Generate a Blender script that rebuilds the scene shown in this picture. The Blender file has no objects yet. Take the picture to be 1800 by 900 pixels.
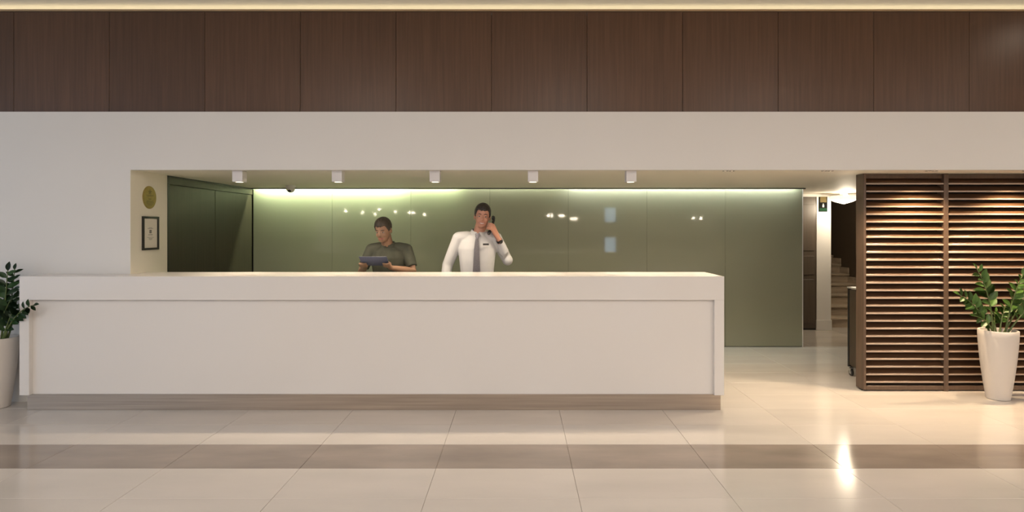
import bpy, bmesh, math, random
from mathutils import Vector, Matrix, Euler

random.seed(7)
S = bpy.context.scene
COL = S.collection
PI = math.pi
R = math.radians

# ------------------------------------------------------------------ camera
cam_d = bpy.data.cameras.new('camera')
cam_d.sensor_width = 36.0
cam_d.lens = 1083.0 / 1800.0 * 36.0
cam_d.shift_x = -12.0 / 1800.0
cam_d.shift_y = -48.0 / 1800.0
cam_d.clip_start = 0.05
cam = bpy.data.objects.new('camera', cam_d)
cam.location = (0, 0, 1.6)
cam.rotation_euler = (PI / 2, 0, 0)
COL.objects.link(cam)
S.camera = cam

# ------------------------------------------------------------------ view + world
S.view_settings.view_transform = 'Standard'
S.view_settings.look = 'None'
S.view_settings.gamma = 1.0
S.view_settings.use_curve_mapping = False
S.view_settings.exposure = 0.0
S.cycles.use_denoising = True
S.cycles.max_bounces = 8
S.cycles.caustics_reflective = False
S.cycles.caustics_refractive = False
S.cycles.sample_clamp_indirect = 6.0

W = bpy.data.worlds.new('daylight')
S.world = W
W.use_nodes = True
W.node_tree.nodes['Background'].inputs[0].default_value = (0.62, 0.78, 1.0, 1)
W.node_tree.nodes['Background'].inputs[1].default_value = 1.9

# light levels
FILL_W = 47.0        # each fill panel added to the lobby ceiling
CUBE_W = 74.0         # each cube spotlight over the counter
DOWN_W = 48.0         # each recessed downlight
COVE_W = 0.065          # cove strip, per metre
GLASSL_W = 27.0        # strip above the glass wall, bright run, per metre
GLASSR_W = 8.0
WARM = (1.0, 0.83, 0.62)
NEUT = (1.0, 0.932, 0.88)

# ------------------------------------------------------------------ materials
MATS = {}
def mat(name, col=(0.8, 0.8, 0.8), rough=0.5, metal=0.0, spec=0.5, coat=0.0, emit=None, estr=0.0,
        noise=0.0, nscale=(4, 4, 4), bump=0.0, rnd=0.0, detail=4.0):
    if name in MATS:
        return MATS[name]
    m = bpy.data.materials.new(name)
    m.use_nodes = True
    nt = m.node_tree
    b = nt.nodes['Principled BSDF']
    b.inputs['Base Color'].default_value = (*col, 1)
    b.inputs['Roughness'].default_value = rough
    b.inputs['Metallic'].default_value = metal
    b.inputs['Specular IOR Level'].default_value = spec
    b.inputs['Coat Weight'].default_value = coat
    b.inputs['Coat Roughness'].default_value = 0.05
    if emit:
        b.inputs['Emission Color'].default_value = (*emit, 1)
        b.inputs['Emission Strength'].default_value = estr
    if noise or bump or rnd:
        geo = nt.nodes.new('ShaderNodeNewGeometry')
        mp = nt.nodes.new('ShaderNodeMapping')
        mp.inputs['Scale'].default_value = nscale
        nz = nt.nodes.new('ShaderNodeTexNoise')
        nz.inputs['Scale'].default_value = 1.0
        nz.inputs['Detail'].default_value = detail
        nt.links.new(geo.outputs['Position'], mp.inputs['Vector'])
        nt.links.new(mp.outputs['Vector'], nz.inputs['Vector'])
        ramp = nt.nodes.new('ShaderNodeMapRange')
        ramp.inputs['From Min'].default_value = 0.25
        ramp.inputs['From Max'].default_value = 0.75
        ramp.inputs['To Min'].default_value = 1.0 - noise
        ramp.inputs['To Max'].default_value = 1.0 + noise
        nt.links.new(nz.outputs['Fac'], ramp.inputs['Value'])
        val = ramp.outputs['Result']
        if rnd:
            oi = nt.nodes.new('ShaderNodeObjectInfo')
            r2 = nt.nodes.new('ShaderNodeMapRange')
            r2.inputs['To Min'].default_value = 1.0 - rnd
            r2.inputs['To Max'].default_value = 1.0 + rnd
            nt.links.new(oi.outputs['Random'], r2.inputs['Value'])
            mu = nt.nodes.new('ShaderNodeMath')
            mu.operation = 'MULTIPLY'
            nt.links.new(val, mu.inputs[0])
            nt.links.new(r2.outputs['Result'], mu.inputs[1])
            val = mu.outputs[0]
        mix = nt.nodes.new('ShaderNodeVectorMath')
        mix.operation = 'SCALE'
        mix.inputs[0].default_value = col
        nt.links.new(val, mix.inputs['Scale'])
        nt.links.new(mix.outputs['Vector'], b.inputs['Base Color'])
        if bump:
            bp = nt.nodes.new('ShaderNodeBump')
            bp.inputs['Strength'].default_value = bump
            bp.inputs['Distance'].default_value = 0.002
            nt.links.new(nz.outputs['Fac'], bp.inputs['Height'])
            nt.links.new(bp.outputs['Normal'], b.inputs['Normal'])
    MATS[name] = m
    return m

M_wall = mat('wall_paint', (0.74, 0.715, 0.68), 0.55, noise=0.012, nscale=(1.5, 1.5, 1.5))
M_ceil = mat('ceiling_paint', (0.74, 0.71, 0.67), 0.7)
M_alcove = mat('alcove_paint', (0.88, 0.82, 0.70), 0.6)
M_counter = mat('counter_lacquer', (0.76, 0.72, 0.68), 0.16, spec=0.4)
M_plinth = mat('brushed_steel', (0.42, 0.345, 0.28), 0.34, metal=0.75, noise=0.16, nscale=(1.2, 3, 60))
M_wood = mat('brown_veneer', (0.098, 0.050, 0.027), 0.34, spec=0.45, noise=0.22, nscale=(42, 20, 1.6), rnd=0.10, bump=0.03)
M_darkwood = mat('dark_door_veneer', (0.030, 0.024, 0.014), 0.42, spec=0.5, noise=0.3, nscale=(20, 46, 1.2))
M_slat = mat('slat_veneer', (0.080, 0.040, 0.020), 0.30, spec=0.5, noise=0.2, nscale=(2.0, 30, 60))  # face colour darkened for the shade between the slats
M_slatedge = mat('slat_lit_edge', (0.40, 0.31, 0.245), 0.3, spec=0.5, noise=0.12, nscale=(2.0, 30, 60))  # pale colour paints the downlight caught on the slat fronts
M_slatpost = mat('post_veneer', (0.10, 0.062, 0.040), 0.4, noise=0.2, nscale=(50, 50, 1.5))
M_backing = mat('screen_backing', (0.012, 0.008, 0.007), 0.6)
M_glass = mat('painted_glass', (0.305, 0.305, 0.222), 0.035, spec=0.5)
M_tile = mat('cream_tile', (0.58, 0.53, 0.48), 0.13, spec=0.5, noise=0.07, nscale=(1.1, 3.2, 1), rnd=0.025, detail=7)
M_tiledark = mat('taupe_tile', (0.265, 0.218, 0.182), 0.15, spec=0.5, noise=0.18, nscale=(1.6, 4.5, 1), rnd=0.03, detail=7)
M_grout = mat('grout', (0.38, 0.33, 0.28), 0.8)
M_black = mat('black_metal', (0.012, 0.011, 0.010), 0.4)
M_blackgloss = mat('black_plastic', (0.012, 0.011, 0.011), 0.22)
M_trim = mat('champagne_trim', (0.55, 0.40, 0.24), 0.35, metal=0.5)
M_whitemetal = mat('white_fixture', (0.72, 0.69, 0.68), 0.45)
M_lens = mat('lamp_lens', (1, 0.95, 0.85), 0.4, emit=(1.0, 0.86, 0.66), estr=6.0)
M_led = mat('led_strip', (1, 1, 1), 0.4, emit=(1.0, 0.85, 0.55), estr=3.0)
M_ledg = mat('led_strip_green', (1, 1, 1), 0.4, emit=(0.9, 1.0, 0.72), estr=2.0)
M_fill = mat('fill_diffuser', (1, 1, 1), 0.5, emit=(1.0, 0.91, 0.80), estr=2.0)  # glowing face of the added lobby fill panels
M_pot = mat('pot_plastic', (0.66, 0.60, 0.54), 0.4)
M_soil = mat('soil', (0.03, 0.022, 0.016), 0.9, noise=0.4, nscale=(60, 60, 60))
M_leaf = mat('leaf_green', (0.080, 0.165, 0.030), 0.40, noise=0.25, nscale=(20, 20, 20), rnd=0.35)
M_leafd = mat('leaf_dark_green', (0.024, 0.066, 0.017), 0.36, noise=0.25, nscale=(20, 20, 20), rnd=0.35)
M_stem = mat('stem_green', (0.10, 0.14, 0.04), 0.45)
M_brass = mat('brass', (0.36, 0.27, 0.085), 0.42, metal=0.7, noise=0.15, nscale=(40, 40, 40))
M_brassd = mat('brass_dark', (0.13, 0.10, 0.035), 0.5, metal=0.5)
M_paper = mat('paper', (0.80, 0.74, 0.64), 0.7)
M_ink = mat('ink', (0.10, 0.09, 0.08), 0.7)
M_skin = mat('skin', (0.52, 0.25, 0.165), 0.5, noise=0.06, nscale=(30, 30, 30))
M_skin2 = mat('skin_tan', (0.33, 0.19, 0.115), 0.5, noise=0.06, nscale=(30, 30, 30))
M_hair = mat('dark_hair', (0.018, 0.012, 0.009), 0.5, noise=0.5, nscale=(160, 160, 30), bump=0.8)
M_hair2 = mat('brown_hair', (0.045, 0.034, 0.022), 0.55, noise=0.5, nscale=(160, 160, 30), bump=0.8)
M_shirt = mat('white_cotton', (0.58, 0.565, 0.555), 0.75, noise=0.03, nscale=(14, 14, 9), bump=0.25)
M_shirt2 = mat('dark_olive_cotton', (0.060, 0.062, 0.042), 0.8, noise=0.2, nscale=(14, 14, 9), bump=0.25)
M_trouser = mat('dark_trousers', (0.02, 0.02, 0.022), 0.8)
M_tie = mat('grey_tie', (0.27, 0.25, 0.27), 0.55, noise=0.2, nscale=(80, 80, 160))
M_eye = mat('eye_white', (0.42, 0.38, 0.34), 0.3)  # darkened in place of the missing shade of the eye sockets
M_iris = mat('iris', (0.03, 0.02, 0.015), 0.3)
M_lip = mat('lip', (0.42, 0.15, 0.12), 0.45)
M_teeth = mat('teeth', (0.80, 0.76, 0.70), 0.4)
M_blue = mat('blue_folder', (0.075, 0.085, 0.14), 0.5)
M_door = mat('brown_door', (0.085, 0.066, 0.050), 0.4, noise=0.15, nscale=(30, 30, 1.5))
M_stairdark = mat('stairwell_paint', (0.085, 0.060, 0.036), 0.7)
M_stone = mat('stair_stone', (0.42, 0.34, 0.25), 0.5, noise=0.30, nscale=(2.5, 6, 16), detail=8)
M_green = mat('sign_green', (0.015, 0.05, 0.025), 0.9, spec=0.1)
M_gold = mat('sign_gold', (0.16, 0.125, 0.06), 0.9, spec=0.1)
M_white = mat('white_print', (0.55, 0.55, 0.53), 0.9, spec=0.1)
M_trolley = mat('trolley_panel', (0.050, 0.033, 0.020), 0.45, noise=0.15, nscale=(30, 30, 2))
M_chrome = mat('chrome', (0.6, 0.6, 0.6), 0.2, metal=1.0)
M_bulb = mat('bulb_glow', (1, 1, 1), 0.4, emit=(1.0, 0.88, 0.68), estr=190.0)
M_shade = mat('frosted_glass', (0.85, 0.78, 0.68), 0.35, emit=(1.0, 0.84, 0.62), estr=1.1)
M_lobby = mat('lobby_wall_paint', (0.34, 0.30, 0.26), 0.7)
M_sky = mat('daylit_pane', (0.3, 0.4, 0.5), 0.2, emit=(0.55, 0.78, 1.0), estr=5.0)

def clear_glass():
    m = bpy.data.materials.new('clear_pane')
    m.use_nodes = True
    nt = m.node_tree
    nt.nodes.remove(nt.nodes['Principled BSDF'])
    out = nt.nodes['Material Output']
    t = nt.nodes.new('ShaderNodeBsdfTransparent')
    g = nt.nodes.new('ShaderNodeBsdfGlossy')
    g.inputs['Roughness'].default_value = 0.02
    mx = nt.nodes.new('ShaderNodeMixShader')
    mx.inputs[0].default_value = 0.06
    nt.links.new(t.outputs[0], mx.inputs[1])
    nt.links.new(g.outputs[0], mx.inputs[2])
    nt.links.new(mx.outputs[0], out.inputs['Surface'])
    return m
M_clear = clear_glass()

# ------------------------------------------------------------------ helpers
def obj(name, me, m=None, parent=None, loc=None, rot=None):
    if isinstance(me, bmesh.types.BMesh):
        bm = me
        me = bpy.data.meshes.new(name)
        bm.normal_update()
        bm.to_mesh(me)
        bm.free()
    o = bpy.data.objects.new(name, me)
    if m and not me.materials:
        me.materials.append(m)
    COL.objects.link(o)
    if parent is not None:
        o.parent = parent
    if loc:
        o.location = loc
    if rot:
        o.rotation_euler = rot
    return o

def tag(o, label=None, cat=None, group=None, kind=None):
    if label: o['label'] = label
    if cat: o['category'] = cat
    if group: o['group'] = group
    if kind: o['kind'] = kind
    return o

def thing(name, label, cat, loc=(0, 0, 0), rz=0.0, group=None):
    o = bpy.data.objects.new(name, None)
    o.empty_display_size = 0.1
    COL.objects.link(o)
    o.location = loc
    o.rotation_euler = (0, 0, rz)
    return tag(o, label, cat, group)

def copy_tree(o, parent=None):
    c = o.copy()
    COL.objects.link(c)
    c.parent = parent
    for ch in list(o.children):
        copy_tree(ch, c)
    return c

def box(bm, x0, x1, y0, y1, z0, z1, bev=0.0, seg=2):
    r = bmesh.ops.create_cube(bm, size=1.0)
    vs = r['verts']
    for v in vs:
        v.co.x = x0 + (v.co.x + 0.5) * (x1 - x0)
        v.co.y = y0 + (v.co.y + 0.5) * (y1 - y0)
        v.co.z = z0 + (v.co.z + 0.5) * (z1 - z0)
    if bev > 0:
        es = list({e for v in vs for e in v.link_edges})
        bmesh.ops.bevel(bm, geom=es, offset=bev, segments=seg, affect='EDGES', profile=0.5)
    return vs

def bx(*a, **k):
    bm = bmesh.new()
    box(bm, *a, **k)
    return bm

def frame_from(d):
    d = Vector(d).normalized()
    up = Vector((0, 0, 1)) if abs(d.z) < 0.95 else Vector((0, 1, 0))
    a = d.cross(up).normalized()
    b = d.cross(a).normalized()
    return a, b

def tube(bm, pts, radii, n=10, caps=True, round_caps=False):
    pts = [Vector(p) for p in pts]
    if not isinstance(radii, (list, tuple)):
        radii = [radii] * len(pts)
    radii = list(radii)
    if round_caps:
        d0 = (pts[0] - pts[1]).normalized(); d1 = (pts[-1] - pts[-2]).normalized()
        p0, r0, p1, r1 = pts[0], radii[0], pts[-1], radii[-1]
        pre = [(p0 + d0 * r0 * math.sin(t), r0 * math.cos(t)) for t in (1.35, 0.9, 0.45)]
        post = [(p1 + d1 * r1 * math.sin(t), r1 * math.cos(t)) for t in (0.45, 0.9, 1.35)]
        pts = [p for p, _ in pre] + pts + [p for p, _ in post]
        radii = [r for _, r in pre] + radii + [r for _, r in post]
    rings = []
    for i, p in enumerate(pts):
        d = pts[min(i + 1, len(pts) - 1)] - pts[max(i - 1, 0)]
        d.normalize()
        if i == 0:
            a, b = frame_from(d)
        else:
            a = (a - d * a.dot(d)).normalized()
            b = d.cross(a).normalized()
        rings.append([bm.verts.new(p + (a * math.cos(2 * PI * k / n) + b * math.sin(2 * PI * k / n)) * radii[i]) for k in range(n)])
    for i in range(len(rings) - 1):
        for k in range(n):
            bm.faces.new((rings[i][k], rings[i][(k + 1) % n], rings[i + 1][(k + 1) % n], rings[i + 1][k]))
    if caps:
        bm.faces.new(list(reversed(rings[0])))
        bm.faces.new(rings[-1])
    return rings

def lathe(bm, prof, n=32, cx=0.0, cy=0.0, cz=0.0, cap0=False, cap1=False):
    rings = []
    for r, z in prof:
        rings.append([bm.verts.new((cx + r * math.cos(2 * PI * k / n), cy + r * math.sin(2 * PI * k / n), cz + z)) for k in range(n)])
    for i in range(len(rings) - 1):
        for k in range(n):
            bm.faces.new((rings[i][k], rings[i][(k + 1) % n], rings[i + 1][(k + 1) % n], rings[i + 1][k]))
    if cap0: bm.faces.new(list(reversed(rings[0])))
    if cap1: bm.faces.new(rings[-1])
    return rings

def loft(bm, rings_def, n=20):
    """rings: (cx, cy, cz, rx, ry)"""
    rings = []
    for cx, cy, cz, rx, ry in rings_def:
        rings.append([bm.verts.new((cx + rx * math.cos(2 * PI * k / n), cy + ry * math.sin(2 * PI * k / n), cz)) for k in range(n)])
    for i in range(len(rings) - 1):
        for k in range(n):
            bm.faces.new((rings[i][k], rings[i][(k + 1) % n], rings[i + 1][(k + 1) % n], rings[i + 1][k]))
    bm.faces.new(list(reversed(rings[0])))
    bm.faces.new(rings[-1])

def ball(bm, c, r, seg=16, M=None):
    if not isinstance(r, (list, tuple)):
        r = (r, r, r)
    res = bmesh.ops.create_uvsphere(bm, u_segments=seg, v_segments=max(8, seg * 2 // 3), radius=1.0)
    for v in res['verts']:
        p = Vector((v.co.x * r[0] + c[0], v.co.y * r[1] + c[1], v.co.z * r[2] + c[2]))
        v.co = M @ p if M else p
    return res['verts']

def smooth(o, ang=None):
    me = o.data
    for p in me.polygons:
        p.use_smooth = True
    if ang is not None:
        me.set_sharp_from_angle(angle=R(ang))
    return o

def remeshed(bm, voxel, it=3, fac=0.5):
    me = bpy.data.meshes.new('tmp')
    bmesh.ops.recalc_face_normals(bm, faces=bm.faces)
    bm.to_mesh(me); bm.free()
    o = bpy.data.objects.new('tmp', me)
    COL.objects.link(o)
    md = o.modifiers.new('r', 'REMESH'); md.mode = 'VOXEL'; md.voxel_size = voxel; md.use_smooth_shade = True
    ms = o.modifiers.new('s', 'SMOOTH'); ms.iterations = it; ms.factor = fac
    dg = bpy.context.evaluated_depsgraph_get()
    dg.update()
    out = bpy.data.meshes.new_from_object(o.evaluated_get(dg))
    bpy.data.objects.remove(o); bpy.data.meshes.remove(me)
    for p in out.polygons: p.use_smooth = True
    return out

def light(kind, name, loc, rot, energy, color, parent=None, **kw):
    d = bpy.data.lights.new(name, kind)
    d.energy = energy
    d.color = color
    for k, v in kw.items():
        setattr(d, k, v)
    o = bpy.data.objects.new(name, d)
    COL.objects.link(o)
    o.location = loc
    o.rotation_euler = rot
    if parent is not None:
        o.parent = parent
    return o

F = 1083.0
def px(x, y, d):
    return Vector(((x - 912) / F * d, d, 1.6 + (402 - y) / F * d))

# ------------------------------------------------------------------ key planes
YW = 5.70      # white wall face
YWOOD = 5.74   # veneer face
YG = 8.34      # painted glass face
XJ = -3.595    # alcove left side
ZC = 2.144     # alcove ceiling
ZF = 2.682     # top of white wall
ZL = 3.72      # lobby ceiling
YS = 6.06      # slat screen front
YB = 9.75      # corridor end wall
XL, XR, YBK = -8.5, 9.0, -15.0

# ------------------------------------------------------------------ floor
fl = obj('floor', bx(XL, XR, YBK, 12.8, -0.12, -0.004), M_grout)
tag(fl, 'polished cream stone tile floor with one taupe band', None, kind='structure')
TW, TD, G = 0.91, 0.457, 0.0024
def tile_mesh(nm, w, d, m):
    bm = bx(-w / 2 + G / 2, w / 2 - G / 2, -d / 2 + G / 2, d / 2 - G / 2, -0.012, 0.0, bev=0.0012, seg=1)
    me = bpy.data.meshes.new(nm); bm.to_mesh(me); bm.free(); me.materials.append(m)
    return me
t_l = tile_mesh('tile_cream', TW, TD, M_tile)
t_d = tile_mesh('tile_taupe', TW, TD, M_tiledark)
Y0 = 4.112
for r in range(-3, 13):
    for c in range(-6, 9):
        x = -0.553 + (c + 0.5) * TW
        y = Y0 + (r + 0.5) * TD
        t = obj('tile', t_d if r == 0 else t_l, None, fl, loc=(x, y, 0))
# remaining tiles far behind the camera and at the edges
bm = bmesh.new()
c0, c1 = -0.553 - 6 * TW, -0.553 + 9 * TW
r0, r1 = Y0 - 3 * TD, Y0 + 13 * TD
def tile_fill(x0, x1, y0, y1):
    i = math.floor((x0 + 0.553) / TW); 
    while -0.553 + i * TW < x1 - 1e-6:
        a, b = max(x0, -0.553 + i * TW), min(x1, -0.553 + (i + 1) * TW)
        j = math.floor((y0 - Y0) / TD)
        while Y0 + j * TD < y1 - 1e-6:
            p, q = max(y0, Y0 + j * TD), min(y1, Y0 + (j + 1) * TD)
            if b - a > 0.02 and q - p > 0.02:
                box(bm, a + G / 2, b - G / 2, p + G / 2, q - G / 2, -0.012, 0)
            j += 1
        i += 1
tile_fill(XL, XR, YBK, r0)
tile_fill(XL, c0, r0, 5.7); tile_fill(c1, XR, r0, 5.7)
tile_fill(c0, c1, r1, 10.2)
tag(obj('tile_field', bm, M_tile, fl), kind='stuff')

# ------------------------------------------------------------------ walls
wb = obj('wall_back', bx(XL, XJ, YW, YW + 0.30, 0, ZF), M_wall)
tag(wb, 'white painted wall left of the counter alcove', kind='structure')
bm = bx(XJ, XR, YW, YW + 0.06, ZC, ZF)
tag(obj('wall_fascia', bm, M_wall), 'long white painted fascia above the counter alcove', kind='structure')
tag(obj('wall_right_return', bx(5.90, XR, YW, YW + 0.30, 0, ZC), M_wall), 'white painted wall beyond the slatted screen', kind='structure')
# wood panelled band
ww = obj('wall_upper', bx(XL, XR, YWOOD + 0.03, YWOOD + 0.06, ZF - 0.02, 3.60), M_black)
tag(ww, 'band of brown veneer panels above the white fascia', kind='structure')
PW = 0.8904
x0p = (24 - 912) / F * YWOOD
zt = 3.622
for i in range(-4, 16):
    x = x0p + i * PW
    a, b = max(x, XL), min(x + PW, XR)
    if b - a < 0.05: continue
    w = b - a
    obj('wood_panel', bx(-w / 2 + 0.0016, w / 2 - 0.0016, 0, 0.028, ZF + 0.006, zt, bev=0.0015, seg=1), M_wood, ww, loc=((a + b) / 2, YWOOD, 0))
obj('ledge_trim', bx(XL, XR, YWOOD - 0.004, YWOOD + 0.03, zt + 0.004, zt + 0.021), M_trim, ww)
obj('ledge', bx(XL, XR, YWOOD + 0.03, 5.96, 3.622, 3.640), M_wall, ww)
tag(obj('wall_cove', bx(XL, XR, 5.96, 6.0, 3.4, ZL), M_ceil), 'white wall behind the glowing cove ledge', kind='structure')
# lobby ceiling
ce = obj('ceiling', bx(XL, XR, YBK, 6.0, ZL, ZL + 0.1), M_ceil)
tag(ce, 'off white lobby ceiling', kind='structure')
cs = thing('cove_light', 'warm glowing strip light on the ledge above the brown veneer panels', 'strip light', (0, 5.90, 3.640))
obj('strip', bx(XL + 0.1, XR - 0.1, -0.012, 0.012, 0, 0.012), M_led, cs)
light('AREA', 'cove_glow', (0.25, 0, 0.016), (PI, 0, 0), COVE_W * 17.0, (1.0, 0.82, 0.50), cs, shape='RECTANGLE', size=17.0, size_y=0.03)

# alcove ceiling and sides
tag(obj('ceiling_alcove', bx(XJ - 0.3, 6.0, YW + 0.06, 8.255, ZC, ZC + 0.10), M_alcove), 'cream ceiling of the counter alcove', kind='structure')
bm = bmesh.new()
box(bm, XJ - 0.3, 3.84, 8.255, 8.45, ZC + 0.10, ZC + 0.14)
tag(obj('ceiling_slot', bm, M_alcove), 'roof of the light slot along the glass wall', kind='structure')
tag(obj('ceiling_corridor', bx(3.86, 6.0, 8.255, YB + 0.2, ZC, ZC + 0.10), M_alcove), 'white corridor ceiling beyond the glass wall', kind='structure')
tr = tag(obj('trim_1', bx(XJ, 3.84, 8.247, 8.255, ZC - 0.014, ZC + 0.1), M_black), 'dark trim along the light slot above the glass', kind='structure')
# left side: cream jamb and veneer doors
tag(obj('wall_jamb', bx(XJ - 0.3, XJ, YW + 0.30, 6.30, 0, ZC), M_alcove), 'cream side wall of the alcove carrying plaque and certificate', kind='structure')
bm = bmesh.new(); box(bm, XJ - 0.002, XJ + 0.002, YW + 0.001, YW + 0.30, 0, ZC)
tag(obj('trim_2', bm, M_alcove), 'cream end face of the alcove opening', kind='structure')
dw = obj('wall_left', bx(XJ - 0.3, XJ - 0.04, 6.30, 8.6, 0, ZC + 0.1), M_black)
tag(dw, 'dark veneer panelled side wall of the alcove', kind='structure')
obj('header', bx(XJ - 0.05, XJ - 0.006, 6.31, 8.33, ZC - 0.085, ZC), M_darkwood, dw)
obj('door_frame', bx(XJ - 0.05, XJ + 0.004, 6.30, 6.335, 0, ZC), M_black, dw)
obj('top_frame', bx(XJ - 0.05, XJ + 0.004, 6.30, 8.33, ZC - 0.016, ZC), M_black, dw)
for a, b in ((6.34, 7.315), (7.322, 8.325)):
    obj('veneer_panel', bx(XJ - 0.04, XJ - 0.012, a, b, 0.01, ZC - 0.09, bev=0.002, seg=1), M_darkwood, dw)

# painted glass wall
wg = obj('wall_glass', bx(XJ - 0.3, 3.84, YG + 0.012, YG + 0.12, 0, ZC + 0.1), M_black)
tag(wg, 'wall of grey green back painted glass panels behind the counter', kind='structure')
gx = [XJ, -2.526, -1.463, -0.393, 0.670, 1.733, 2.795, 3.838]
for a, b in zip(gx[:-1], gx[1:]):
    obj('glass_panel', bx(a + 0.0012, b - 0.0012, YG, YG + 0.012, 0.008, ZC + 0.09, bev=0.001, seg=1), M_glass, wg)
obj('end_cap', bx(3.838, 3.848, YG - 0.002, YG + 0.12, 0, ZC + 0.0), M_whitemetal, wg)
for lab, xa, xb, wm, colr in (
        ('bright greenish strip light hidden above the glass beside the veneer doors', XJ + 0.06, -1.55, GLASSL_W, (0.86, 1.0, 0.68)),
        ('dimmer greenish strip light hidden above the glass between the two people', -1.53, -0.80, GLASSL_W * 0.45, (0.86, 1.0, 0.68)),
        ('faint strip light hidden above the glass behind the man on the telephone', -0.78, 0.62, GLASSL_W * 0.10, (0.97, 1.0, 0.82)),
        ('whitish strip light hidden above the glass end next to the corridor', 0.64, 3.76, GLASSR_W, (0.93, 1.0, 0.92))):
    sl = thing('slot_light', lab, 'strip light', ((xa + xb) / 2, 8.30, ZC + 0.075))
    hl = (xb - xa) / 2
    obj('strip', bx(-hl, hl, -0.008, 0.008, 0, 0.008), M_ledg, sl)
    light('AREA', 'slot_glow', (0, 0, -0.004), (R(8), 0, 0), wm * hl * 2, colr, sl, shape='RECTANGLE', size=hl * 2, size_y=0.02)

# corridor beyond the glass
tag(obj('wall_corridor_left', bx(3.74, 3.84, YG + 0.12, YB, 0, ZC), M_wall), 'white corridor wall behind the glass end', kind='structure')
d1 = obj('door_1', bx(3.84, 4.70, YB - 0.02, YB + 0.05, 0.03, ZC - 0.04), M_door)
tag(d1, 'dark brown door at the end of the corridor', kind='structure')
for z0, z1 in ((0.10, 0.80), (0.87, 1.17), (1.25, 1.98)):
    for xa, xb in ((3.95, 4.28), (4.36, 4.66)):
        obj('door_panel', bx(xa, xb, YB - 0.03, YB - 0.02, z0, z1, bev=0.004, seg=1), M_door, d1)
tag(obj('door_gap', bx(3.84, 4.70, YB - 0.01, YB + 0.05, 0.0, 0.03), M_black), 'black strip standing in for the dark gap under the corridor door', kind='structure')  # shade of the open gap under the door, drawn as a solid strip
wc = obj('wall_pillar', bx(4.70, 4.925, YB - 0.03, YB + 0.25, 0, ZC), M_wall)
tag(wc, 'white pillar between corridor door and stairs', kind='structure')
obj('baseboard', bx(4.695, 4.935, YB - 0.042, YB + 0.25, 0, 0.16, bev=0.004, seg=1), M_wall, wc)
tag(obj('trim_4', bx(3.84, 5.98, YB - 0.06, YB - 0.03, ZC - 0.04, ZC), M_wall), 'white cornice at the end of the corridor ceiling', kind='structure')
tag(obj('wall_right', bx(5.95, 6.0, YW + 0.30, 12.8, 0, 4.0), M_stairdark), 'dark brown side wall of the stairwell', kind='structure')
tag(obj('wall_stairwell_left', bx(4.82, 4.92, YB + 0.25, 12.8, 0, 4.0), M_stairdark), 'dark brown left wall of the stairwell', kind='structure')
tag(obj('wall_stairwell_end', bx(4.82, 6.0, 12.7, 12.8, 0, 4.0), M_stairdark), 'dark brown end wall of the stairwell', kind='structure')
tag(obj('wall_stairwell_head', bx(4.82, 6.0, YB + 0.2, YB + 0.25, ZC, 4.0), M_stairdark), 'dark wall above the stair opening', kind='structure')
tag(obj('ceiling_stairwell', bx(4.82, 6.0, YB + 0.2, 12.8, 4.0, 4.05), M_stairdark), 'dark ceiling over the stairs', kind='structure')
st = thing('staircase', 'flight of mottled brown stone steps rising beyond the white pillar', 'stairs', (5.43, 9.97, 0))
RH, TR = 0.157, 0.28
for i in range(7):
    last = i == 6
    y0 = i * TR
    y1 = 2.72 if last else y0 + TR + 0.02
    s = obj('step', bx(-0.505, 0.515, y0 + 0.012, y1, 0 if i == 0 else i * RH - 0.02, (i + 1) * RH - 0.03), M_stone, st)
    obj('tread', bx(-0.505, 0.515, y0 - 0.015, y1, (i + 1) * RH - 0.03, (i + 1) * RH, bev=0.004, seg=1), M_stone, s)
    if not last:
        obj('skirting', bx(0.49, 0.517, y0 + 0.0, y0 + TR, (i + 1) * RH, (i + 1) * RH + 0.11), M_stone, s)

# lobby shell behind the camera
tag(obj('wall_front', bx(XL, XR, YBK - 0.1, YBK, 0, ZL), M_lobby), 'warm grey wall at the far side of the lobby', kind='structure')
tag(obj('wall_lobby_right', bx(XR, XR + 0.1, YBK, 6.0, 0, ZL), M_lobby), 'warm grey side wall of the lobby', kind='structure')
wl = obj('wall_lobby_left', bx(XL - 0.1, XL, YBK, 6.0, 0, 0.25), M_wall)
tag(wl, 'glazed daylight side of the lobby', kind='structure')
obj('head', bx(XL - 0.1, XL, YBK, 6.0, 3.2, ZL), M_wall, wl)
obj('wall_pier', bx(XL - 0.1, XL, YBK, -9.0, 0.25, 3.2), M_wall, wl)
obj('wall_pier', bx(XL - 0.1, XL, 4.2, 6.0, 0.25, 3.2), M_wall, wl)
for k in range(6):
    ya = -9.0 + k * 2.2
    w = obj('window_%d' % (k + 1), bx(XL - 0.06, XL - 0.05, ya + 0.05, ya + 2.15, 0.30, 3.15), M_clear)
    tag(w, 'tall clear window pane in the daylight side of the lobby', kind='structure')
    fb = bmesh.new()
    for (a, b, c, d) in ((ya, ya + 0.05, 0.25, 3.2), (ya + 2.15, ya + 2.2, 0.25, 3.2), (ya + 0.05, ya + 2.15, 0.25, 0.30), (ya + 0.05, ya + 2.15, 3.15, 3.2)):
        box(fb, XL - 0.09, XL - 0.02, a, b, c, d)
    obj('window_frame', fb, M_black, w)
pl = light('AREA', 'window_portal', (XL - 0.04, -2.4, 1.72), (0, -PI / 2, 0), 1.0, (1, 1, 1), None, shape='RECTANGLE', size=2.9, size_y=13.2)
pl.data.cycles.is_portal = True
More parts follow.
